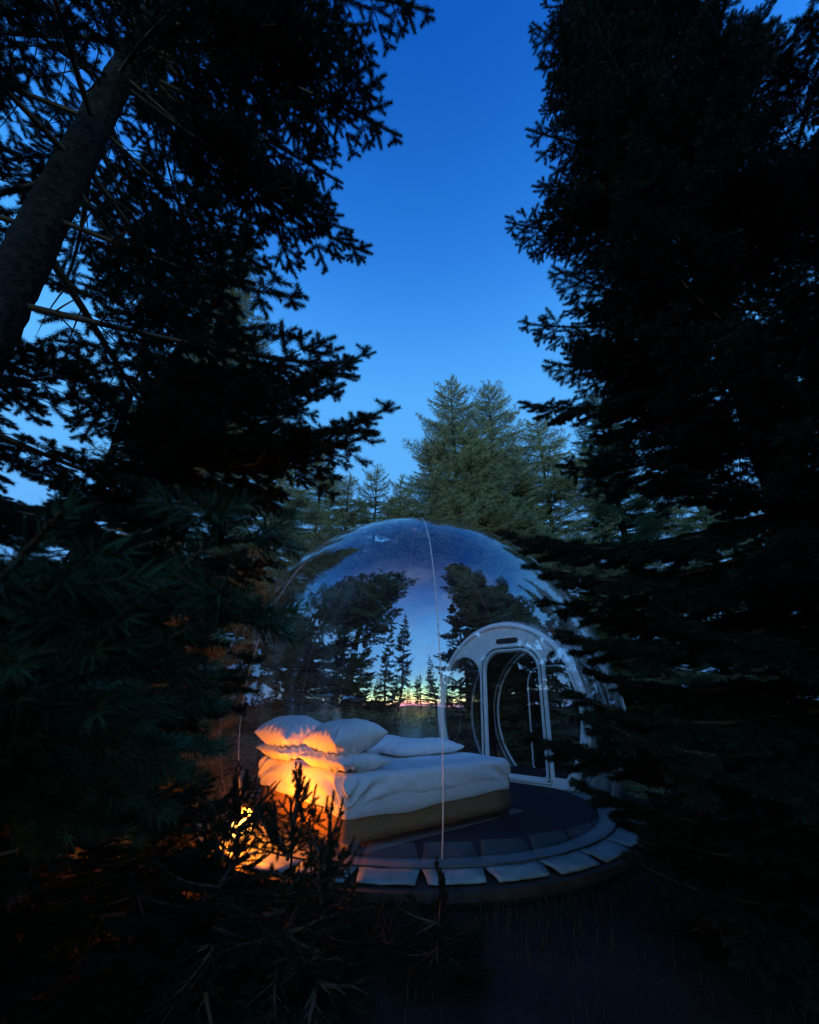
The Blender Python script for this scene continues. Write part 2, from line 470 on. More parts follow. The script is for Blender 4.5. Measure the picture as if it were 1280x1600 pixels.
ptube('door_tube', dp, -.028, .018, frame, M['frame'], 8, True)
dp2 = dense(rrect(D0 - .085, D1 + .085, VB + .04, DT + .085, .40), .03, True)
ptube('door_tube', dp2, -.028, .018, frame, M['frame'], 8, True)
dp3 = dense(rrect(D0 - .052, D1 + .052, VB + .05, DT + .052, .38), .03, True)
ptube('zip', dp3, -.030, .008, frame, M['slot'], 6, True, .002)
# door pulled ajar: clear pane tied aside is left out, tunnel behind
TL = 1.75; TR = RHO - .12
bm = bmesh.new(); seg = 96; rows = []
for j in range(9):
    w = .03 + TL * j / 8
    rr = TR * (1 + .02 * math.sin(j / 8 * math.pi))
    row = []
    for k in range(seg + 1):
        a0 = math.asin(max(-1, (VB) / rr)); a = a0 + (math.pi - 2 * a0) * k / seg
        row.append(bm.verts.new(rel(panel(rr * math.cos(a), rr * math.sin(a), w))))
    rows.append(row)
for a, b_ in zip(rows, rows[1:]):
    for k in range(seg): bm.faces.new((a[k], a[k + 1], b_[k + 1], b_[k]))
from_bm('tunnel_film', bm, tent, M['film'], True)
far = curve_mesh('outer_frame', [outer(TR - .02), outer(TR - .05)[:]], .03, TL, tent, M['frame'], .008)
curve_mesh('outer_pane', [outer(TR - .06)], 0, TL + .01, far, M['pane'])
rg = dense(outer(TR - .04), .03)
ptube('ring_tube', rg, TL - .02, .018, far, M['frame'], 10)
dpo = dense(rrect(-.54, .54, VB + .06, .92, .36), .03, True)
ptube('door_tube', dpo, TL - .03, .016, far, M['frame'], 8, True)
for w in (.06, .9, TL - .08):
    ptube('tunnel_hoop', dense(outer(TR + .012), .04), w, .02, tent, M['seam'], 8)
# tunnel floor
bm = bmesh.new()
hw = math.sqrt(TR ** 2 - VB ** 2) - .02
cs = [panel(-hw, VB, .02), panel(hw, VB, .02), panel(hw, VB, TL), panel(-hw, VB, TL)]
bm.faces.new([bm.verts.new(rel((c.x, c.y, FLOOR + .002))) for c in cs])
r = bmesh.ops.extrude_face_region(bm, geom=bm.faces[:])
bmesh.ops.translate(bm, verts=[v for v in r['geom'] if isinstance(v, bmesh.types.BMVert)], vec=(0, 0, -.02))
from_bm('tunnel_floor', bm, tent, M['carpet'])

# deck under it
deck = empty('timber_deck', (BC.x, BC.y, 0))
tag(deck, 'round dark timber deck carrying the bubble tent', 'deck')
bm = bmesh.new()
bmesh.ops.create_cone(bm, cap_ends=True, segments=96, radius1=RF + .32, radius2=RF + .32, depth=.06)
bmesh.ops.translate(bm, verts=bm.verts, vec=(0, 0, FLOOR - .075))
from_bm('deck_top', bm, deck, M['deck'])
bm = bmesh.new()
bmesh.ops.create_cone(bm, cap_ends=True, segments=64, radius1=RF + .22, radius2=RF + .22, depth=.24)
bmesh.ops.translate(bm, verts=bm.verts, vec=(0, 0, FLOOR - .226))
from_bm('deck_base', bm, deck, M['deck'])

# ------------------------------------------------------------------ inside the bubble
bm = bmesh.new(); seg = 96
vsr = [bm.verts.new(((RF - .17) * math.cos(2 * math.pi * k / seg), (RF - .17) * math.sin(2 * math.pi * k / seg), 0)) for k in range(seg)]
f = bm.faces.new(vsr)
r = bmesh.ops.extrude_face_region(bm, geom=[f])
bmesh.ops.translate(bm, verts=[v for v in r['geom'] if isinstance(v, bmesh.types.BMVert)], vec=(0, 0, .010))
bmesh.ops.recalc_face_normals(bm, faces=bm.faces)
carpet = from_bm('carpet', bm, None, M['carpet'])
carpet.location = (BC.x + .02, BC.y + .06, FLOOR + .012)
tag(carpet, 'round dark carpet covering the floor inside the bubble', 'carpet')

# bed: corners from the picture, squared up
BT = FLOOR + .60
A = on_z(546, 1344, FLOOR); Bq = on_z(818, 1303, FLOOR)
bx = (Bq - A).normalized(); bx.z = 0; bx.normalize()
by = Vector((-bx.y, bx.x, 0))
BL, BW = 2.16, 2.08
bang = R(38)
bx = Vector((math.cos(bang), math.sin(bang), 0)); by = Vector((-bx.y, bx.x, 0)); A = Vector((-.535, 4.50, FLOOR))
bed = empty('bed', (A + bx * BL / 2 + by * BW / 2).to_tuple(), bang)
tag(bed, 'double bed with white fitted sheet on a tan box base inside the bubble', 'bed')
def soft_box(name, L_, W_, z0, z1, rad, parent, mat, nx=60, ny=50, nz=10, disp=None, sub=None):
    """rounded box with a dense skin, displaced by disp(p, n)"""
    bm = bmesh.new()
    # build six grids through a cube then weld
    def grid(f, a, b_):
        g = [[bm.verts.new(f(i / a, j / b_)) for j in range(b_ + 1)] for i in range(a + 1)]
        for i in range(a):
            for j in range(b_): bm.faces.new((g[i][j], g[i + 1][j], g[i + 1][j + 1], g[i][j + 1]))
    H = z1 - z0
    fx = lambda u: -L_ / 2 + L_ * u; fy = lambda u: -W_ / 2 + W_ * u; fz = lambda u: z0 + H * u
    grid(lambda u, v: (fx(u), fy(v), z1), nx, ny); grid(lambda u, v: (fx(u), fy(v), z0), nx, ny)
    grid(lambda u, v: (fx(u), -W_ / 2, fz(v)), nx, nz); grid(lambda u, v: (fx(u), W_ / 2, fz(v)), nx, nz)
    grid(lambda u, v: (-L_ / 2, fy(u), fz(v)), ny, nz); grid(lambda u, v: (L_ / 2, fy(u), fz(v)), ny, nz)
    bmesh.ops.remove_doubles(bm, verts=bm.verts, dist=1e-5)
    c = Vector((0, 0, (z0 + z1) / 2)); hx, hy, hz = L_ / 2 - rad, W_ / 2 - rad, H / 2 - rad
    for v in bm.verts:
        p = v.co - c
        q = Vector((max(-hx, min(hx, p.x)), max(-hy, min(hy, p.y)), max(-hz, min(hz, p.z))))
        d = p - q
        n = d.normalized() if d.length > 1e-6 else Vector((0, 0, 1))
        v.co = c + q + n * rad
        if disp: v.co += n * disp(v.co, n)
    bmesh.ops.recalc_face_normals(bm, faces=bm.faces)
    return from_bm(name, bm, parent, mat, True)
soft_box('bed_base', BL - .02, BW - .02, 
         .085, .36, .02, bed, M['base'], 8, 8, 4)
for sx in (-1, 1):
    for sy in (-1, 1):
        bm = bmesh.new(); box(bm, (sx * (BL / 2 - .10), sy * (BW / 2 - .10), .055), (.13, .13, .062))
        from_bm('leg', bm, bed, M['leg'])
def sheet_disp(p, n):
    w = .010 * noise.noise(Vector((p.x * 2.5, p.y * 2.5, p.z * 2)))
    top = max(0, n.z)
    sidef = 1 - top
    # drag folds running down from the corners
    f = .0
    for (cx_, cy_) in ((-BL / 2, -BW / 2), (BL / 2, -BW / 2), (-BL / 2, BW / 2)):
        d = math.hypot(p.x - cx_, p.y - cy_)
        a = math.atan2(p.z - .30, d + .05)
        f += (.048 if n.x < -.5 else .026) * math.sin(a * 17 + d * 6) * math.exp(-d * 1.6) * sidef
    f += .016 * abs(noise.noise(Vector((p.x * 6 + p.z * 5, p.y * 6 + p.z * 5, p.z * 3)))) * sidef
    f += .005 * noise.noise(Vector((p.x * 8, p.y * 3, 0))) * top
    return w + f
mat_o = soft_box('mattress', BL + .02, BW + .02, .355, .60, .075, bed, M['sheet'], 120, 110, 22, sheet_disp)
# hem of the sheet hanging lower in the middle, following a slant
bm = bmesh.new()
def hem_ring(z, off, wave):
    pts = []
    n = 260; per = 2 * (BL + BW)
    for i in range(n):
        s = i / n * per
        if s < BL: x, y, nx_, ny_ = -BL / 2 + s, -BW / 2, 0, -1
        elif s < BL + BW: x, y, nx_, ny_ = BL / 2, -BW / 2 + (s - BL), 1, 0
        elif s < 2 * BL + BW: x, y, nx_, ny_ = BL / 2 - (s - BL - BW), BW / 2, 0, 1
        else: x, y, nx_, ny_ = -BL / 2, BW / 2 - (s - 2 * BL - BW), -1, 0
        cdist = min(math.hypot(abs(x) - BL / 2, abs(y) - BW / 2), .12) / .12
        o = off + wave * noise.noise(Vector((x * 7, y * 7, z * 3)))
        k = 1 - .35 * (1 - cdist)
        pts.append(Vector((x * (1 - .02 * (1 - cdist)) + nx_ * o, y * (1 - .02 * (1 - cdist)) + ny_ * o, z(s) if callable(z) else z)) if not callable(z) else Vector((x * (1 - .02 * (1 - cdist)) + nx_ * o, y * (1 - .02 * (1 - cdist)) + ny_ * o, z(x, y))))
    return pts
def ring_z(base, amp):
    return lambda x, y: base + amp * noise.noise(Vector((x * 2.2, y * 2.2, 4))) - .035 * math.exp(-((x + .45) ** 2) / .25) * (1 if y < 0 else 0)
def hr(zf, off, wave):
    pts = []
    n = 320; per = 2 * (BL + BW)
    for i in range(n):
        s = i / n * per
        if s < BL: x, y, nx_, ny_ = -BL / 2 + s, -BW / 2, 0, -1
        elif s < BL + BW: x, y, nx_, ny_ = BL / 2, -BW / 2 + (s - BL), 1, 0
        elif s < 2 * BL + BW: x, y, nx_, ny_ = BL / 2 - (s - BL - BW), BW / 2, 0, 1
        else: x, y, nx_, ny_ = -BL / 2, BW / 2 - (s - 2 * BL - BW), -1, 0
        cd = min(math.hypot(abs(x) - BL / 2, abs(y) - BW / 2), .10) / .10
        sh = 1 - .022 * (1 - cd) ** 2
        o = off + wave * noise.noise(Vector((x * 6 + 3, y * 6, off * 10)))
        pts.append(bm.verts.new((x * sh + nx_ * o, y * sh + ny_ * o, zf(x, y))))
    return pts
rws = [hr(lambda x, y: .44, .012, .004), hr(lambda x, y: .36, .018, .010), hr(lambda x, y: .335, .018, .012), hr(ring_z(.300, .022), .016, .014), hr(ring_z(.290, .022), .006, .014)]
for a, b_ in zip(rws, rws[1:]):
    n = len(a)
    for k in range(n): bm.faces.new((a[k], a[(k + 1) % n], b_[(k + 1) % n], b_[k]))
from_bm('sheet_hem', bm, bed, M['sheet'], True)

def pillow(L_, W_, H_, seed, loc, rz, tilt, label, sag=.0):
    """puffy pillow with pinched corners and creases"""
    bm = bmesh.new(); n = 44; m_ = 34
    def hgt(u, v):
        a = max(0, 1 - abs(u) ** 2.6); b_ = max(0, 1 - abs(v) ** 2.6)
        return (a * b_) ** .55
    sides = []
    for s in (1, -1):
        g = []
        for i in range(n + 1):
            row = []
            for j in range(m_ + 1):
                u = -1 + 2 * i / n; v = -1 + 2 * j / m_
                h = hgt(u, v)
                pin = 1 - .09 * (abs(u) ** 2) * (1 - abs(v)) - 0
                x = u * L_ / 2 * (1 - .06 * (1 - v * v) * abs(u) ** 3)
                y = v * W_ / 2 * (1 - .08 * (1 - u * u) * abs(v) ** 3)
                z = s * h * H_ / 2
                edge = 1 - h
                rad = math.atan2(v, u)
                cr_ = math.sin(rad * 21 + seed * 2 + 3 * noise.noise(Vector((u * 2, v * 2, seed)))) * .011 * min(1, edge * 2.2) * h * 2
                z += cr_ + .020 * noise.noise(Vector((u * 2 + seed, v * 2, s))) * h - .022 * abs(noise.noise(Vector((u * 5 + v * 2, v * 4 - u * 2 + seed, s * 2)))) * h - .010 * abs(noise.noise(Vector((u * 11, v * 9 + seed, s * 2)))) * h
                z -= sag * (u * u)
                row.append(bm.verts.new((x, y, z + H_ / 2)))
            g.append(row)
        for i in range(n):
            for j in range(m_): bm.faces.new((g[i][j], g[i + 1][j], g[i + 1][j + 1], g[i][j + 1]))
    bmesh.ops.remove_doubles(bm, verts=bm.verts, dist=.0008)
    bmesh.ops.recalc_face_normals(bm, faces=bm.faces)
    o = from_bm('pillow', bm, None, M['sheet'], True)
    w = bed.matrix_basis @ Vector(loc)
    o.location = w; o.rotation_euler = (tilt[0], tilt[1], bang + rz)
    o.rotation_mode = 'ZYX' if False else 'XYZ'
    return tag(o, label, 'pillow', 'pillows stacked at the head of the bed')
ZB = .595
px_ = -BL / 2 + .22
pillow(.60, .88, .17, 1, (px_, -.54, ZB), R(3), (0, R(2)), 'lower white pillow of the front stack, nearest the long side of the bed')
pillow(.60, .84, .33, 2, (px_ + .04, -.50, ZB + .12), R(-4), (R(-2), R(-7)), 'upper white pillow of the front stack with deep creases')
pillow(.60, .86, .17, 3, (px_ - .06, .58, ZB), R(-2), (0, R(2)), 'lower white pillow of the rear stack, partly behind the front pillows')
pillow(.60, .82, .33, 4, (px_ - .06, .58, ZB + .12), R(4), (R(3), R(-7)), 'upper white pillow of the rear stack, tallest at the head of the bed')

def duvet(L_, W_, H_, seed, loc, rz, label):
    bm = bmesh.new(); n = 50; m_ = 44
    for s in (1, -1):
        g = []
        for i in range(n + 1):
            row = []
            for j in range(m_ + 1):
                u = -1 + 2 * i / n; v = -1 + 2 * j / m_
                h = ((max(0, 1 - abs(u) ** 5)) * (max(0, 1 - abs(v) ** 5))) ** .5
                z = s * h * H_ / 2
                if s > 0:
                    z += h * (.045 * noise.noise(Vector((u * 1.4 + seed, v * 1.6, 0))) + .016 * noise.noise(Vector((u * 4, v * 5 + seed, 1))))
                e = .03 * noise.noise(Vector((u * 3, v * 3, seed)))
                row.append(bm.verts.new((u * L_ / 2 + e * u, v * W_ / 2 + e * v, z + H_ / 2)))
            g.append(row)
        for i in range(n):
            for j in range(m_): bm.faces.new((g[i][j], g[i + 1][j], g[i + 1][j + 1], g[i][j + 1]))
    bmesh.ops.remove_doubles(bm, verts=bm.verts, dist=.0008)
    bmesh.ops.recalc_face_normals(bm, faces=bm.faces)
    o = from_bm('duvet', bm, None, M['sheet'], True)
    o.location = bed.matrix_basis @ Vector(loc); o.rotation_euler = (0, 0, bang + rz)
    return tag(o, label, 'duvet', 'folded duvets on the bed')
duvet(1.02, .74, .17, 11, (.18, .42, ZB), R(4), 'folded white duvet lying behind, beside the pillows')
duvet(1.05, .70, .16, 17, (.50, -.02, ZB), R(-3), 'low folded white duvet nearer the foot of the bed')

# rug under the bed, its corner sticking out beyond the foot
cr_p = on_z(876, 1296, FLOOR + .02)
loc = bed.matrix_basis.inverted() @ cr_p
bm = bmesh.new()
box(bm, (0, 0, 0), (2.3, 1.62, .012)); bmesh.ops.bevel(bm, geom=bm.edges[:], offset=.004, segments=1, affect='EDGES')
rug = from_bm('rug', bm, None, M['rug'])
rug.rotation_euler = (0, 0, bang + R(3))
rug.location = bed.matrix_basis @ Vector((.15, -.22, 0)); rug.location.z = FLOOR + .030
tag(rug, 'flat taupe rectangular rug showing beyond the foot of the bed', 'rug')

# lantern on the floor by the head of the bed
lp = bed.matrix_basis @ Vector((-BL / 2 - .62, -.18, 0)); lp.z = FLOOR + .024
lamp = empty('floor_lamp', lp)
tag(lamp, 'low glowing floor lamp beside the head of the bed behind the twigs', 'lamp')
bm = bmesh.new(); bmesh.ops.create_cone(bm, cap_ends=True, segments=32, radius1=.09, radius2=.075, depth=.03)
bmesh.ops.translate(bm, verts=bm.verts, vec=(0, 0, .016)); from_bm('lamp_base', bm, lamp, M['metal'], True)
bm = bmesh.new(); bmesh.ops.create_uvsphere(bm, u_segments=32, v_segments=16, radius=.075)
bmesh.ops.scale(bm, verts=bm.verts, vec=(1, 1, 1.05)); bmesh.ops.translate(bm, verts=bm.verts, vec=(0, 0, .13))
from_bm('lamp_globe', bm, lamp, M['glow'], True)
li = bpy.data.lights.new('lamp_bulb', 'POINT'); li.energy = 200; li.color = (1, .20, .008); li.shadow_soft_size = .11
lo = bpy.data.objects.new('lamp_bulb', li); COL.objects.link(lo); lo.parent = lamp; lo.location = (0, 0, .13)
for o in lamp.children:
    if o.name.startswith('lamp_globe'): o.visible_shadow = True
lo.location = (0, 0, .19)

# ------------------------------------------------------------------ spruces
def shoots_of(L_, rs, step1=.10, step2=.062, flat=.12, bare=.22, tl=.08, maxlat=.62):
    """return (wood segments, shoot segments): each (p0, p1, r0, r1) / (p0, p1, rad, young)"""
    wood = []; sh = []
    def axis(s):
        t = s / L_
        return np.array([s * (1 - .04 * t), .03 * L_ * math.sin(t * 3 + ph), -.20 * L_ * t + .22 * L_ * t * t * t])
    ph = rs.uniform(0, 6)
    n = max(4, int(L_ / .12)); P = [axis(L_ * i / n) for i in range(n + 1)]
    r0 = .006 + .008 * L_
    for i in range(n):
        wood.append((P[i], P[i + 1], r0 * (1 - i / n) + .003, r0 * (1 - (i + 1) / n) + .003))
    for i in range(int(n * .6), n): sh.append((P[i], P[i + 1], 1.0, .3))
    s = L_ * .10; sd = 1
    while s < L_ * .985:
        for sd in (1, -1):
            if rs.random() < .06: continue
            ss = min(L_ * .99, s + rs.uniform(-.02, .02))
            o = axis(ss); t = axis(min(L_, ss + .02)) - axis(ss - .02); t /= np.linalg.norm(t)
            up = np.array([0, 0, 1.0]); side_ = np.cross(up, t) * sd; side_ /= np.linalg.norm(side_)
            an = R(rs.uniform(42, 62))
            ln = min(maxlat, (.50 * (L_ - ss) + .07)) * rs.uniform(.65, 1.15) * min(1, .45 + ss / (L_ * .35))
            vz = rs.uniform(-flat, flat) - .10
            d = t * math.cos(an) + side_ * math.sin(an) + up * vz; d /= np.linalg.norm(d)
            k = max(2, int(ln / .08)); q = o.copy(); dd = d.copy(); pts = [q.copy()]
            for i in range(k):
                dd = dd + t * .05 + up * (-.035 + .05 * i / k) + np.array([rs.uniform(-.04, .04) for _ in range(3)]); dd /= np.linalg.norm(dd)
                q = q + dd * ln / k; pts.append(q.copy())
            for i in range(k):
                wood.append((pts[i], pts[i + 1], .004 * (1 - i / k) + .0015, .004 * (1 - (i + 1) / k) + .0015))
                if (ss > L_ * bare) and (i / k > .25 or ln < .2): sh.append((pts[i], pts[i + 1], 1.0, .2 + .5 * (i == k - 1)))
            if ss < L_ * bare * .6 and rs.random() < .7: continue
            # secondary shoots
            x = .05
            while x < ln * .97:
                f = x / ln * k; i = min(k - 1, int(f)); a = pts[i] + (pts[i + 1] - pts[i]) * (f - i)
                ax = pts[i + 1] - pts[i]; ax /= np.linalg.norm(ax)
                for s2 in (1, -1):
                    if rs.random() < .12: continue
                    n2 = np.cross(up, ax) * s2; n2 /= max(1e-6, np.linalg.norm(n2))
                    a2 = R(rs.uniform(38, 60)); l2 = min(.20, .45 * (ln - x) + .06) * rs.uniform(.6, 1.2)
                    e = ax * math.cos(a2) + n2 * math.sin(a2) + up * rs.uniform(-.22, .18); e /= np.linalg.norm(e)
                    b_ = a + e * l2
                    wood.append((a, b_, .0018, .001)); sh.append((a, b_, 1.0, rs.uniform(.2, 1)))
                    if l2 > .11:
                        for s3 in (1, -1):
                            if rs.random() < .3: continue
                            c0 = a + e * l2 * rs.uniform(.4, .6); n3 = np.cross(up, e) * s3; n3 /= max(1e-6, np.linalg.norm(n3))
                            g_ = e * .65 + n3 * .75; g_ /= np.linalg.norm(g_)
                            sh.append((c0, c0 + g_ * l2 * .45, .9, 1.0))
                x += step2 * rs.uniform(.8, 1.2)
        s += step1 * rs.uniform(.85, 1.2)
    return wood, sh

def branch_mesh(name, L_, seed, per_m, nl, nw, needle, step1=.10, step2=.062, bare=.22, wood_seg=4, wmin=0.0, flat=.12):
    rs = random.Random(seed); wood, sh = shoots_of(L_, rs, step1, step2, bare=bare, flat=flat)
    g = np.random.RandomState(seed)
    Vs = []; Fs = []; mi = []; yg = []; off = 0
    # wood: triangular prisms (quads split into triangles)
    for (a, b_, ra, rb) in wood:
        if ra < wmin: continue
        t = b_ - a; l = np.linalg.norm(t)
        if l < 1e-5: continue
        t = t / l; u = np.cross(t, [0, 0, 1.0] if abs(t[2]) < .9 else [1.0, 0, 0]); u /= np.linalg.norm(u); v = np.cross(t, u)
        k = wood_seg if ra > .003 else 3
        ang = np.arange(k) * 2 * np.pi / k
        c = np.cos(ang)[:, None] * u + np.sin(ang)[:, None] * v
        Vs.append(a + c * ra); Vs.append(b_ + c * rb)
        for i in range(k):
            j = (i + 1) % k
            Fs.append((off + i, off + j, off + k + j)); Fs.append((off + i, off + k + j, off + k + i)); mi += [0, 0]
        off += 2 * k
    yg += [0.0] * off
    Vw = np.concatenate(Vs); Fw = np.array(Fs, np.int32)
    A_ = np.array([s[0] for s in sh]); B_ = np.array([s[1] for s in sh]); Y = np.array([s[3] for s in sh]); Sc = np.array([s[2] for s in sh])
    ln = np.linalg.norm(B_ - A_, axis=1); cnt = np.maximum(3, (ln * per_m).astype(int))
    idx = np.repeat(np.arange(len(sh)), cnt); tot = len(idx)
    start = np.concatenate([[0], np.cumsum(cnt)[:-1]])
    kk = np.arange(tot) - start[idx]
    tt = (kk + g.rand(tot)) / cnt[idx]
    T = (B_ - A_) / ln[:, None]; T = T[idx]
    up = np.tile([0, 0, 1.0], (tot, 1)); U = np.cross(T, up); nu = np.linalg.norm(U, axis=1); U[nu < .1] = [1, 0, 0]; U /= np.maximum(.1, np.linalg.norm(U, axis=1))[:, None]
    W = np.cross(U, T)
    # needles crowd the sides and top of the twig
    ph = kk * 2.39996 + g.rand(tot) * .6
    rad = np.cos(ph)[:, None] * U + np.sin(ph)[:, None] * W
    fwd = .55 + .45 * tt + g.randn(tot) * .12
    D = T * fwd[:, None] + rad * (1.0 - .35 * tt)[:, None]; D /= np.linalg.norm(D, axis=1)[:, None]
    base_ = A_[idx] + (B_ - A_)[idx] * tt[:, None]
    l_ = nl * Sc[idx] * (1 - .25 * tt) * (.8 + .4 * g.rand(tot))
    tip = base_ + D * l_[:, None]
    pw = np.cross(D, g.randn(tot, 3)); pw /= np.maximum(1e-6, np.linalg.norm(pw, axis=1))[:, None]
    v0 = base_ - pw * nw / 2 + D * (l_ * .12)[:, None]; v1 = base_ + pw * nw / 2 + D * (l_ * .12)[:, None]
    Vn = np.stack([v0, v1, tip], 1).reshape(-1, 3)
    Fn = np.arange(tot * 3, dtype=np.int32).reshape(-1, 3) + len(Vw)
    me = from_np(name, np.concatenate([Vw, Vn]), np.concatenate([Fw, Fn]), mats=(M['twig'], needle),
                 midx=np.concatenate([np.zeros(len(Fw), int), np.ones(tot, int)]))
    at = me.attributes.new('young', 'FLOAT', 'POINT')
    yv = np.concatenate([np.zeros(len(Vw)), np.repeat(Y[idx] * tt * .8, 3)]).astype(np.float32)
    at.data.foreach_set('value', yv)
    return me

LIB = {}
def lib(kind):
    if kind in LIB: return LIB[kind]
    d = {}
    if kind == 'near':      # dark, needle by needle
        for L_ in (.8, 1.4, 2.1): d[L_] = [branch_mesh('spruce_branch', L_, 10 * i + int(L_ * 10), 1250, .044, .0040, M['needle_shaded'], .15, .098) for i in range(3)]
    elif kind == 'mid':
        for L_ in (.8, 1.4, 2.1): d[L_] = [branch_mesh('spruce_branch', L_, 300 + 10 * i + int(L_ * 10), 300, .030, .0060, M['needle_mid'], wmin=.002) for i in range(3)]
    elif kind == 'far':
        for L_ in (.8, 1.4, 2.1): d[L_] = [branch_mesh('spruce_branch', L_, 500 + 10 * i + int(L_ * 10), 150, .036, .010, M['needle_lit'], .13, .085, wmin=.003) for i in range(3)]
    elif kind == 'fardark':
        for L_ in (.8, 1.4, 2.1): d[L_] = [branch_mesh('spruce_branch', L_, 700 + 10 * i + int(L_ * 10), 90, .030, .013, M['needle_shaded'], .10, .07, wmin=.003) for i in range(2)]
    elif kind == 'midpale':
        for L_ in (.8, 1.4, 2.1): d[L_] = [branch_mesh('spruce_branch', L_, 330 + 10 * i + int(L_ * 10), 280, .030, .0065, M['needle_lit'], .12, .075, wmin=.002) for i in range(2)]
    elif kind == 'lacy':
        for L_ in (.8, 1.4, 2.1): d[L_] = [branch_mesh('spruce_branch', L_, 60 + 10 * i + int(L_ * 10), 1500, .047, .0044, M['needle_shaded'], .20, .125) for i in range(3)]
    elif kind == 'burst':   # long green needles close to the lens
        for L_ in (.8, 1.4, 2.1): d[L_] = [branch_mesh('spruce_branch', L_, 850 + 10 * i + int(L_ * 10), 1100, .042, .0030, M['needle_near_lit'], .17, .11) for i in range(2)]
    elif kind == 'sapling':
        for L_ in (.22, .4): d[L_] = [branch_mesh('spruce_branch', L_, 800 + 10 * i + int(L_ * 10), 1500, .023, .0026, M['needle_shaded'], .075, .06, bare=.05) for i in range(4)]
    LIB[kind] = d; return d

def pix(p):
    d = Vector(p) - CAMP
    z = d.y * cp + d.z * sp
    if z <= .05: return None
    return (640 + FPX * d.x / z, 800 - FPX * (d.z * cp - d.y * sp) / z)
def in_clear(p, m=0):
    """spaces kept open by pruning: the bubble itself, the camera, the sight line into the clearing"""
    p = Vector(p)
    if (p - BC).length < BR + .06 + m: return True
    if (p - (PC + pn * TL * .5)).length < 1.7: return True
    if (p - CAMP).length < .30 + m: return True
    return False

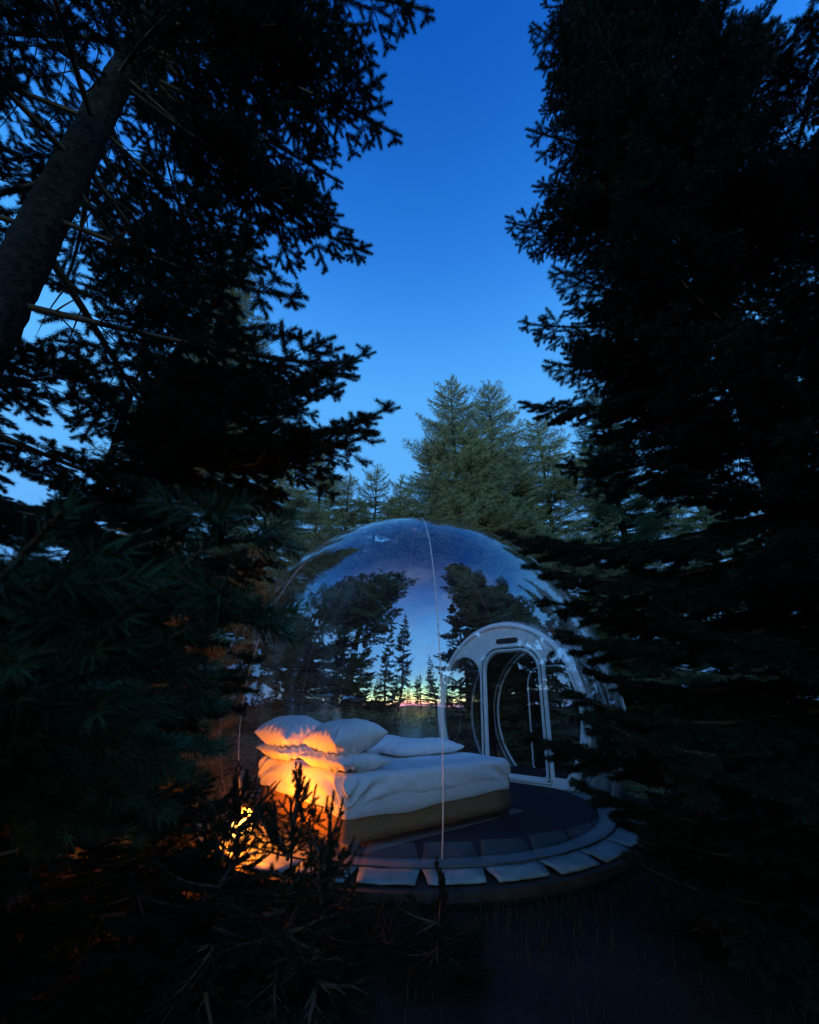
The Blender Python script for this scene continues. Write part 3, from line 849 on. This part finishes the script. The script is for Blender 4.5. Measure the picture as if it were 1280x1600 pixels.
def spruce(name, label, x, y, H, z0, rmax, kind, seed, extra=(), spacing=.33, per=7, group=None, lean=(0, 0), prune=None, tr=None,
           limit=290, power=.75, up=.25, ragged=.72):
    rs = random.Random(seed)
    gz = ground_h(x, y)
    t = empty(name, (x, y, gz)); tag(t, label, 'tree', group)
    tr = tr or (.03 + .013 * H)
    n = 18; pts = []; rad = []
    for i in range(n + 1):
        f = i / n
        pts.append((lean[0] * f * H + .02 * math.sin(f * 9 + seed), lean[1] * f * H, -.15 + (H + .15) * f)); rad.append(max(.006, tr * (1 - f) ** .9 * (1.18 if i == 0 else 1)))
    if kind in ('near', 'lacy') and H > 5:                  # scaly bark in relief on the trunks one can see
        pts2 = [tuple(Vector(pts[i]).lerp(Vector(pts[i + 1]), k / 10)) for i in range(n) for k in range(10)] + [pts[-1]]
        rad2 = [rad[i] + (rad[i + 1] - rad[i]) * k / 10 for i in range(n) for k in range(10)] + [rad[-1]]
        tk = tube_mesh('trunk', pts2, rad2, 40, False, None, t, M['bark'])
        for v in tk.data.vertices:
            c = v.co; r_ = noise.noise(Vector((c.x * 14, c.y * 14, c.z * 5))) * .5 + noise.noise(Vector((c.x * 34, c.y * 34, c.z * 13))) * .4
            v.co = c + Vector((c.x - lean[0] * c.z, c.y - lean[1] * c.z, 0)).normalized() * r_ * .028
    else: tube_mesh('trunk', pts, rad, 12, False, None, t, M['bark'])
    L_ = lib(kind); count = 0
    z = z0; cands = []
    while z < H - .15:
        f = (z - z0) / (H - z0)
        prof = (1 - f) ** power
        if f < .12: prof *= .75 + f * 2
        for k in range(per):
            cands.append((z + rs.uniform(-.12, .12), f, prof, 2 * math.pi * k / per + rs.uniform(-.4, .4) + z * 7))
        z += spacing * (1 - .35 * f) * rs.uniform(.85, 1.15)
    if len(cands) > limit: cands = rs.sample(cands, limit)
    for (z, f, prof, az) in cands:
        ln = max(.22, rmax * prof * rs.uniform(ragged, 1.14))
        cls = min(L_, key=lambda q: abs(math.log(q / ln)))
        me = rs.choice(L_[cls]); s = ln / cls
        zz = min(H - .1, max(.1, z)); fr = zz / H
        bp_ = Vector((lean[0] * zz, lean[1] * zz, zz))
        elev = up * (2 * f - .7) + rs.uniform(-.12, .12) + .10
        if f > .85: elev += .5 * (f - .85) / .15
        Mx = Matrix.Translation(bp_) @ Matrix.Rotation(az, 4, 'Z') @ Matrix.Rotation(-elev, 4, 'Y') @ Matrix.Rotation(rs.uniform(-.3, .3), 4, 'X') @ Matrix.Scale(s, 4)
        w = Matrix.Translation((x, y, gz)) @ Mx
        bad = False
        for q in (.4, .65, .85, 1.0):
            for sd in (-.25, 0, .25):
                p = w @ Vector((cls * q, cls * sd * (1.05 - q) * 1.6, -.1 * cls * q))
                if in_clear(p) or (prune and prune(p)): bad = True; break
            if bad: break
        if bad:
            # shortened (snapped) branch where it would reach into the kept space
            ok = False
            for k2 in (.6, .4):
                M2 = Mx @ Matrix.Scale(k2, 4); w2 = Matrix.Translation((x, y, gz)) @ M2
                if not any(in_clear(w2 @ Vector((cls * q, 0, 0))) or (prune and prune(w2 @ Vector((cls * q, sd * cls * .3, 0)))) for q in (.5, .8, 1.0) for sd in (-1, 0, 1)):
                    if ln * k2 > .25: Mx = M2; ok = True
                    break
            if not ok: continue
        o = bpy.data.objects.new('branch', me); COL.objects.link(o); o.parent = t
        o.matrix_local = Mx; count += 1
    for (qx, qy, Y, el, *kd) in extra:           # single long limbs reaching to a given spot
        tip = at_y(qx, qy, Y) - Vector((x, y, gz)); hz = math.hypot(tip.x, tip.y); el = R(el)
        zb = tip.z - hz * math.tan(el) + .02 * hz; ln = hz / math.cos(el)
        st = Vector((0, 0, zb)); cls = min(L_, key=lambda q: abs(math.log(q / ln)))
        for kk in range(1):
            o = bpy.data.objects.new('branch', rs.choice((lib(kd[0]) if kd else L_)[cls])); COL.objects.link(o); o.parent = t
            o.matrix_local = Matrix.Translation(st) @ Matrix.Rotation(math.atan2(tip.y, tip.x), 4, 'Z') @ Matrix.Rotation(-el, 4, 'Y') @ Matrix.Rotation(rs.uniform(-.3, .3), 4, 'X') @ Matrix.Diagonal((ln / cls, min(1.3, ln / cls), min(1.3, ln / cls), 1))
    # leader shoot
    top = min(L_)
    o = bpy.data.objects.new('branch', rs.choice(L_[top])); COL.objects.link(o); o.parent = t
    sc_ = .25 / top if kind == 'sapling' else .5
    o.matrix_local = Matrix.Translation((lean[0] * H, lean[1] * H, H - .5 * top * sc_)) @ Matrix.Rotation(-R(88), 4, 'Y') @ Matrix.Scale(sc_, 4)
    return t

def dirv(px, py): return ray(px, py)
# left foreground spruce whose trunk crosses the upper left
def prune_near(p):
    q = pix(p)
    if q is None: return False
    d = (Vector(p) - CAMP).length
    X, Y = q
    # the open gap of sky and the sight line onto the bubble
    if 640 < X < 770 and Y < 1400: return True
    if d < 3.9 and 470 < X < 800 and 760 < Y < 1420: return True
    return False
def prune_left(p):
    q = pix(p)
    if q is None: return False
    X, Y = q
    if prune_near(p): return True
    lim = np.interp(Y, [-200, 0, 60, 120, 220, 330, 440, 470, 520, 600, 740, 780, 850, 1000, 1100, 1130, 1600],
                       [700, 690, 680, 560, 640, 560, 590, 420, 560, 625, 620, 480, 470, 460, 440, 330, 330])
    return X > lim
def prune_right(p):
    q = pix(p)
    if q is None: return False
    X, Y = q
    if prune_near(p): return True
    lim = np.interp(Y, [-200, 0, 60, 200, 260, 340, 420, 500, 580, 640, 700, 800, 860, 900, 1000, 1100, 1250, 1300, 1600],
                       [850, 830, 815, 815, 860, 780, 850, 800, 870, 800, 850, 830, 780, 830, 850, 900, 880, 960, 990])
    return X < lim
def prune_trunk(p):
    if prune_left(p): return True
    if p.x > -1.0 and p.z > 2 and p.y < .22 * (p.z - 1.55): return True      # kept off the path over the viewer
    q = pix(p)
    if q is None: return False
    X, Y = q
    if Vector((p.x + 2.19, p.y - 1.73)).length < .4: return False
    c = 20 + (440 - Y) * .60                # the bare stretch of trunk seen against the sky
    return 90 < Y < 470 and abs(X - c) < 100 and (p - CAMP).length < 4.8
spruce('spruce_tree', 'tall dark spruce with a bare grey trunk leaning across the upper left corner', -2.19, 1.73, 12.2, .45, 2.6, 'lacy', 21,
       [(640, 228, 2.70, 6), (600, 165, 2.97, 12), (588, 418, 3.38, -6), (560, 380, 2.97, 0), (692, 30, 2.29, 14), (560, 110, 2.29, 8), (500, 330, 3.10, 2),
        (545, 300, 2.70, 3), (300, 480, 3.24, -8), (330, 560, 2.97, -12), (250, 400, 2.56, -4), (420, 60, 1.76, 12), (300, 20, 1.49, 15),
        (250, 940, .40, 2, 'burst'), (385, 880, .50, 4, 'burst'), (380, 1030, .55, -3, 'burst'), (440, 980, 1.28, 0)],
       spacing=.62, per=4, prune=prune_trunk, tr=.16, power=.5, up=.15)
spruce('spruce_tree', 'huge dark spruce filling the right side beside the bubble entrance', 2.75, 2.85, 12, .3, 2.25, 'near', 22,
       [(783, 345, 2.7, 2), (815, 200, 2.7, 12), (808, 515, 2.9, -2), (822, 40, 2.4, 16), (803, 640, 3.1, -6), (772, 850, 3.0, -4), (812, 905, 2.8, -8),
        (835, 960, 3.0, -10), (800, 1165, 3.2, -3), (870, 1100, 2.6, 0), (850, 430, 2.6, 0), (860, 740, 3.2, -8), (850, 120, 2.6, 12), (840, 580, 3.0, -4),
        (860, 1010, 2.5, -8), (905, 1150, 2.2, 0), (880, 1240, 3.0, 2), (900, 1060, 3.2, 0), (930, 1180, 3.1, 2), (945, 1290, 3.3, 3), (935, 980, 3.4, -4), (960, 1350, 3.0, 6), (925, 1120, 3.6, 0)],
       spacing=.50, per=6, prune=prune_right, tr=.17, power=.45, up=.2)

# middle distance spruces left of the bubble
def apex_tree(px, py, Y, **k):
    p = at_y(px, py, Y); return dict(x=p.x, y=Y, H=p.z - ground_h(p.x, Y), **k)
a = apex_tree(235, 515, 3.7)
spruce('spruce_tree', 'dark middle-sized spruce left of the bubble with a thick branch reaching towards the open sky', a['x'], a['y'], a['H'], .3, 2.3, 'near', 31,
       [(628, 650, 3.3, 0), (610, 700, 3.1, -6), (590, 560, 3.5, 6), (560, 620, 3.0, 2), (470, 560, 3.4, 4), (450, 900, 3.4, -14)],
       
       .46, 6, prune=lambda p: prune_left(p) or (pix(p) is not None and pix(p)[0] < 190 and 380 < pix(p)[1] < 700) or (pix(p) is not None and pix(p)[0] > 320 and 690 < pix(p)[1] < 870), power=.42, up=.1)
a = apex_tree(388, 340, 6.4)
spruce('spruce_tree', 'tall slender green spruce with a pointed tip rising behind the left branches', a['x'], a['y'], a['H'], .4, 2.4, 'midpale', 32, (),
       .36, 8, power=.8)
# pale spruces behind the bubble
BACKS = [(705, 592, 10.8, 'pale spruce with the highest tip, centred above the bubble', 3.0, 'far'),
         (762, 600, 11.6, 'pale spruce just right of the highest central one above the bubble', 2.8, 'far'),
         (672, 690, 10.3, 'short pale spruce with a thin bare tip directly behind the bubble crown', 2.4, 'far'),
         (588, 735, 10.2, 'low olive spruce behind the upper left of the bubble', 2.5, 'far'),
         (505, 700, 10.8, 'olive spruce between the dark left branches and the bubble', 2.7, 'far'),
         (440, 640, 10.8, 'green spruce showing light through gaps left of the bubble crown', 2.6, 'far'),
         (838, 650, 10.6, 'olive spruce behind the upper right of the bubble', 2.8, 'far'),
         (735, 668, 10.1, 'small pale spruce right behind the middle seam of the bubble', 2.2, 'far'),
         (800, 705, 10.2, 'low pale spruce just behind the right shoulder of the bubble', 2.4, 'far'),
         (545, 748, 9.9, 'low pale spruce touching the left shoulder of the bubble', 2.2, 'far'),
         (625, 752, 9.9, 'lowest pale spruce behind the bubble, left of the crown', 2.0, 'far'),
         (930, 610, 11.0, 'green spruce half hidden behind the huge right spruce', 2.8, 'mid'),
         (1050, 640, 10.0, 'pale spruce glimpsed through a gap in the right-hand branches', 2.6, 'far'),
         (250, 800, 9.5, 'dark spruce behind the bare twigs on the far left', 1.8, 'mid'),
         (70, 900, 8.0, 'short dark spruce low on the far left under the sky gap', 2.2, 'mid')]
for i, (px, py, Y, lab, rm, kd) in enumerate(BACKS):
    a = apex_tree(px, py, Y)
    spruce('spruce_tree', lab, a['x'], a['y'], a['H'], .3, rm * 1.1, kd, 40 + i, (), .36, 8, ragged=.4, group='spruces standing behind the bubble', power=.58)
# small firs and saplings in front
for px, py, Y, lab, sd in ((368, 1212, 2.9, 'leftmost of three small spruce saplings standing out against the orange lamp light', 61),
                           (462, 1206, 2.75, 'middle one of three small spruce saplings standing out against the orange lamp light', 64),
                           (512, 1268, 2.7, 'rightmost of three small spruce saplings, with twigs slanting up before the bed', 65)):
    a = apex_tree(px, py, Y)
    spruce('spruce_sapling', lab, a['x'], a['y'], a['H'] - .12, .2, .46 if px < 500 else .30, 'sapling', sd, (), .17, 3, tr=.012, group='saplings before the bed', power=.5, up=1.3)
spruce('spruce_sapling', 'low spruce sapling at the left end of the bubble skirt in the dark', -1.55, 3.1, 1.25, .08, .7, 'near', 62, (), .14, 7, power=.6, up=.5)
spruce('spruce_sapling', 'low dark spruce sapling at the lower right edge of the skirt', 2.05, 3.75, .95, .08, .6, 'near', 63, (), .14, 7, power=.6, up=.5)

for (x, y, H, rr, lab, sd) in ((-1.15, 3.45, .55, .55, 'low dark spruce seedling added to hide lamplit ground before the left front of the deck', 66),
                               (-.55, 3.3, .42, .5, 'lower dark spruce seedling added to hide lamplit ground before the deck, under the bed corner', 67),
                               (.15, 3.3, .34, .45, 'lowest dark spruce seedling added to hide lamplit ground before the middle of the deck', 68)):
    spruce('spruce_sapling', lab, x, y, H, .04, rr, 'near', sd, (), .07, 7, power=.5, up=.3)  # seedlings added to cover the lamplit soil with dark foliage

# the wood all round: simpler trees with one crown mesh each
def crown_mesh(seed, H, z0, rmax, kind='lod', per=6, spacing=.5):
    rs = random.Random(seed); g = np.random.RandomState(seed)
    Vs = []; Fs = []; off = 0
    src = []
    for q in range(3):
        wood, sh = shoots_of(1.5, random.Random(seed * 3 + q), .13, .10)
        A_ = np.array([s[0] for s in sh]); B_ = np.array([s[1] for s in sh]); src.append((A_, B_))
    z = z0
    while z < H - .1:
        f = (z - z0) / (H - z0)
        for k in range(per):
            A_, B_ = rs.choice(src)
            ln = max(.25, rmax * (1 - f) ** .8 * rs.uniform(.65, 1.15)) / 1.5
            az = rs.uniform(0, 6.283); el = rs.uniform(-.25, .15) + .4 * f
            M3 = np.array((Matrix.Rotation(az, 3, 'Z') @ Matrix.Rotation(-el, 3, 'Y')))
            a = A_ @ M3.T * ln; b_ = B_ @ M3.T * ln
            a[:, 2] += z; b_[:, 2] += z
            n = len(a); w = g.randn(n, 3) * .022
            m_ = (a + b_) / 2
            V3 = np.stack([a, m_ + w, b_ + (b_ - a) * .25, m_ - w], 1).reshape(-1, 3)
            Vs.append(V3); i0 = off + np.arange(n) * 4
            Fs.append(np.stack([i0, i0 + 1, i0 + 2, i0 + 3], 1)); off += 4 * n
        z += spacing * (1 - .3 * f)
    return from_np('crown', np.concatenate(Vs), np.concatenate(Fs), mats=(M['needle_shaded'],))
protos = []
for i, (H, z0, rm) in enumerate(((9.5, 2.2, 2.0), (8.0, 2.0, 1.9), (11, 2.4, 2.3), (9, .5, 2.4))):
    protos.append((H, crown_mesh(900 + i, H, z0, rm)))
def wood_tree(x, y, H, proto, seed, label, group):
    h0, me = protos[proto]
    rs = random.Random(seed); s = H / h0
    t = empty('spruce_tree', (x, y, ground_h(x, y)), rs.uniform(0, 6.28)); tag(t, label, 'tree', group)
    key = 'trunk_proto%d' % proto
    if key not in LIB:
        o = tube_mesh('trunk', [(.02 * math.sin(k), 0, -.2 + (h0 + .2) * k / 10) for k in range(11)], [.17 * (1 - k / 10.2) for k in range(11)], 8, False, None, t, M['bark']); LIB[key] = o.data
    else: o = link('trunk', LIB[key], t)
    c = link('crown', me, t)
    w_ = rs.uniform(.9, 1.15) if group else .62
    t.scale = (s * w_, s * w_, s)
wood_tree(-1.5, -7.4, 15.5, 2, 1, 'tall spruce behind the viewer, mirrored in the middle of the bubble', None)
wood_tree(-3.4, -7.8, 12.8, 1, 2, 'shorter spruce behind the viewer, mirrored left of the tall one', None)
wood_tree(2.0, -9.0, 8.0, 0, 3, 'slim spruce behind the viewer, mirrored beside the middle seam of the bubble', None)
rs = random.Random(77); k = 0
for ring_r, n in ((15, 11), (21, 16), (30, 20)):
    for i in range(n):
        az = R(180) + R(-88 + 176 * (i + rs.uniform(-.35, .35)) / (n - 1))
        r = ring_r * rs.uniform(.88, 1.12)
        wood_tree(r * math.sin(az), r * math.cos(az), rs.uniform(6.5, 9.5) * (1 + (ring_r - 15) * .012), rs.choice((0, 1, 2)), 100 + k,
                  'spruce of the wood standing behind the viewer towards the afterglow', 'spruces of the wood behind the viewer'); k += 1
for ring_r, n in ((13.5, 14), (17, 16)):
    for i in range(n):
        az = R(-80 + 160 * (i + rs.uniform(-.3, .3)) / (n - 1))
        r = ring_r * rs.uniform(.94, 1.06); x, y = r * math.sin(az), 2 + r * math.cos(az)
        wood_tree(x, y, rs.uniform(5.5, 7.5), 3, 300 + k, 'low dark spruce of the wood closing the view beyond the bubble', 'dark spruces closing the view beyond the bubble'); k += 1
for (x, y, H) in ((-6.0, -1.4, 9), (3.2, -1.9, 11), (-4.6, -.6, 5), (5.4, -.2, 6), (-5.6, 2.2, 7.5), (5.6, 3.2, 9), (6.4, 5.2, 8.5), (4.6, 1.2, 9.5),  (-6.6, 6.2, 4.2), (7.0, 6.8, 9), (-4.6, -3.2, 8), (5.4, -3.6, 9)):  # side trees added to block skylight and darken the bubble's mirrored edges
    wood_tree(x, y, H, 3, int(x * 10 + 500), 'dark spruce added for shade on the %s side of the clearing, %s' % ('left' if x < 0 else 'right', 'behind the viewer' if y < 0 else 'beside the path'), 'dark spruces added for shade at the sides of the clearing')

# undergrowth: grass and moss tufts that nobody could count
g = np.random.RandomState(9)
def grass(name, label, n, fn, hmin, hmax, mat):
    P = np.array([fn(g) for _ in range(n)])
    h = g.uniform(hmin, hmax, n); az = g.uniform(0, 6.283, n); ln = g.uniform(.1, .6, n) * h
    d = np.stack([np.cos(az), np.sin(az), np.zeros(n)], 1); s = np.stack([-np.sin(az), np.cos(az), np.zeros(n)], 1) * .0035
    up = np.array([0, 0, 1.0])
    m_ = P + d * (ln * .35)[:, None] + up * (h * .6)[:, None]; tp = P + d * ln[:, None] + up * h[:, None]
    V = np.stack([P - s, P + s, m_ + s * .8, m_ - s * .8, tp], 1).reshape(-1, 3)
    i0 = np.arange(n) * 5
    F = np.concatenate([np.stack([i0, i0 + 1, i0 + 2], 1), np.stack([i0, i0 + 2, i0 + 3], 1), np.stack([i0 + 3, i0 + 2, i0 + 4], 1)])
    me = from_np(name, V, F, mats=(mat,)); o = link(name, me); tag(o, label, 'grass', None, 'stuff')
def ring_pos(g_):
    a = g_.uniform(0, 6.283); r = RF + .38 + abs(g_.randn()) * .28
    x, y = BC.x + r * math.sin(a), BC.y + r * math.cos(a)
    return (x, y, ground_h(x, y) - .01)
def field_pos(g_):
    x, y = g_.uniform(-4, 4), g_.uniform(.4, 4.6)
    while math.hypot(x - BC.x, y - BC.y) < RF + .4: x, y = g_.uniform(-4, 4), g_.uniform(.4, 4.6)
    k_ = noise.noise(Vector((x * 1.2, y * 1.2, 5)))
    return (x + k_ * .3, y, ground_h(x, y) - .01)
M['grass'] = simple('dark_grass', (.006, .011, .005), (.012, .018, .008), .8, 6)
grass('grass', 'ragged dark grass growing round the rim of the deck', 5200, ring_pos, .04, .17, M['grass'])
grass('undergrowth', 'dark low grass and undergrowth on the forest floor', 9000, field_pos, .02, .09, M['grass'])
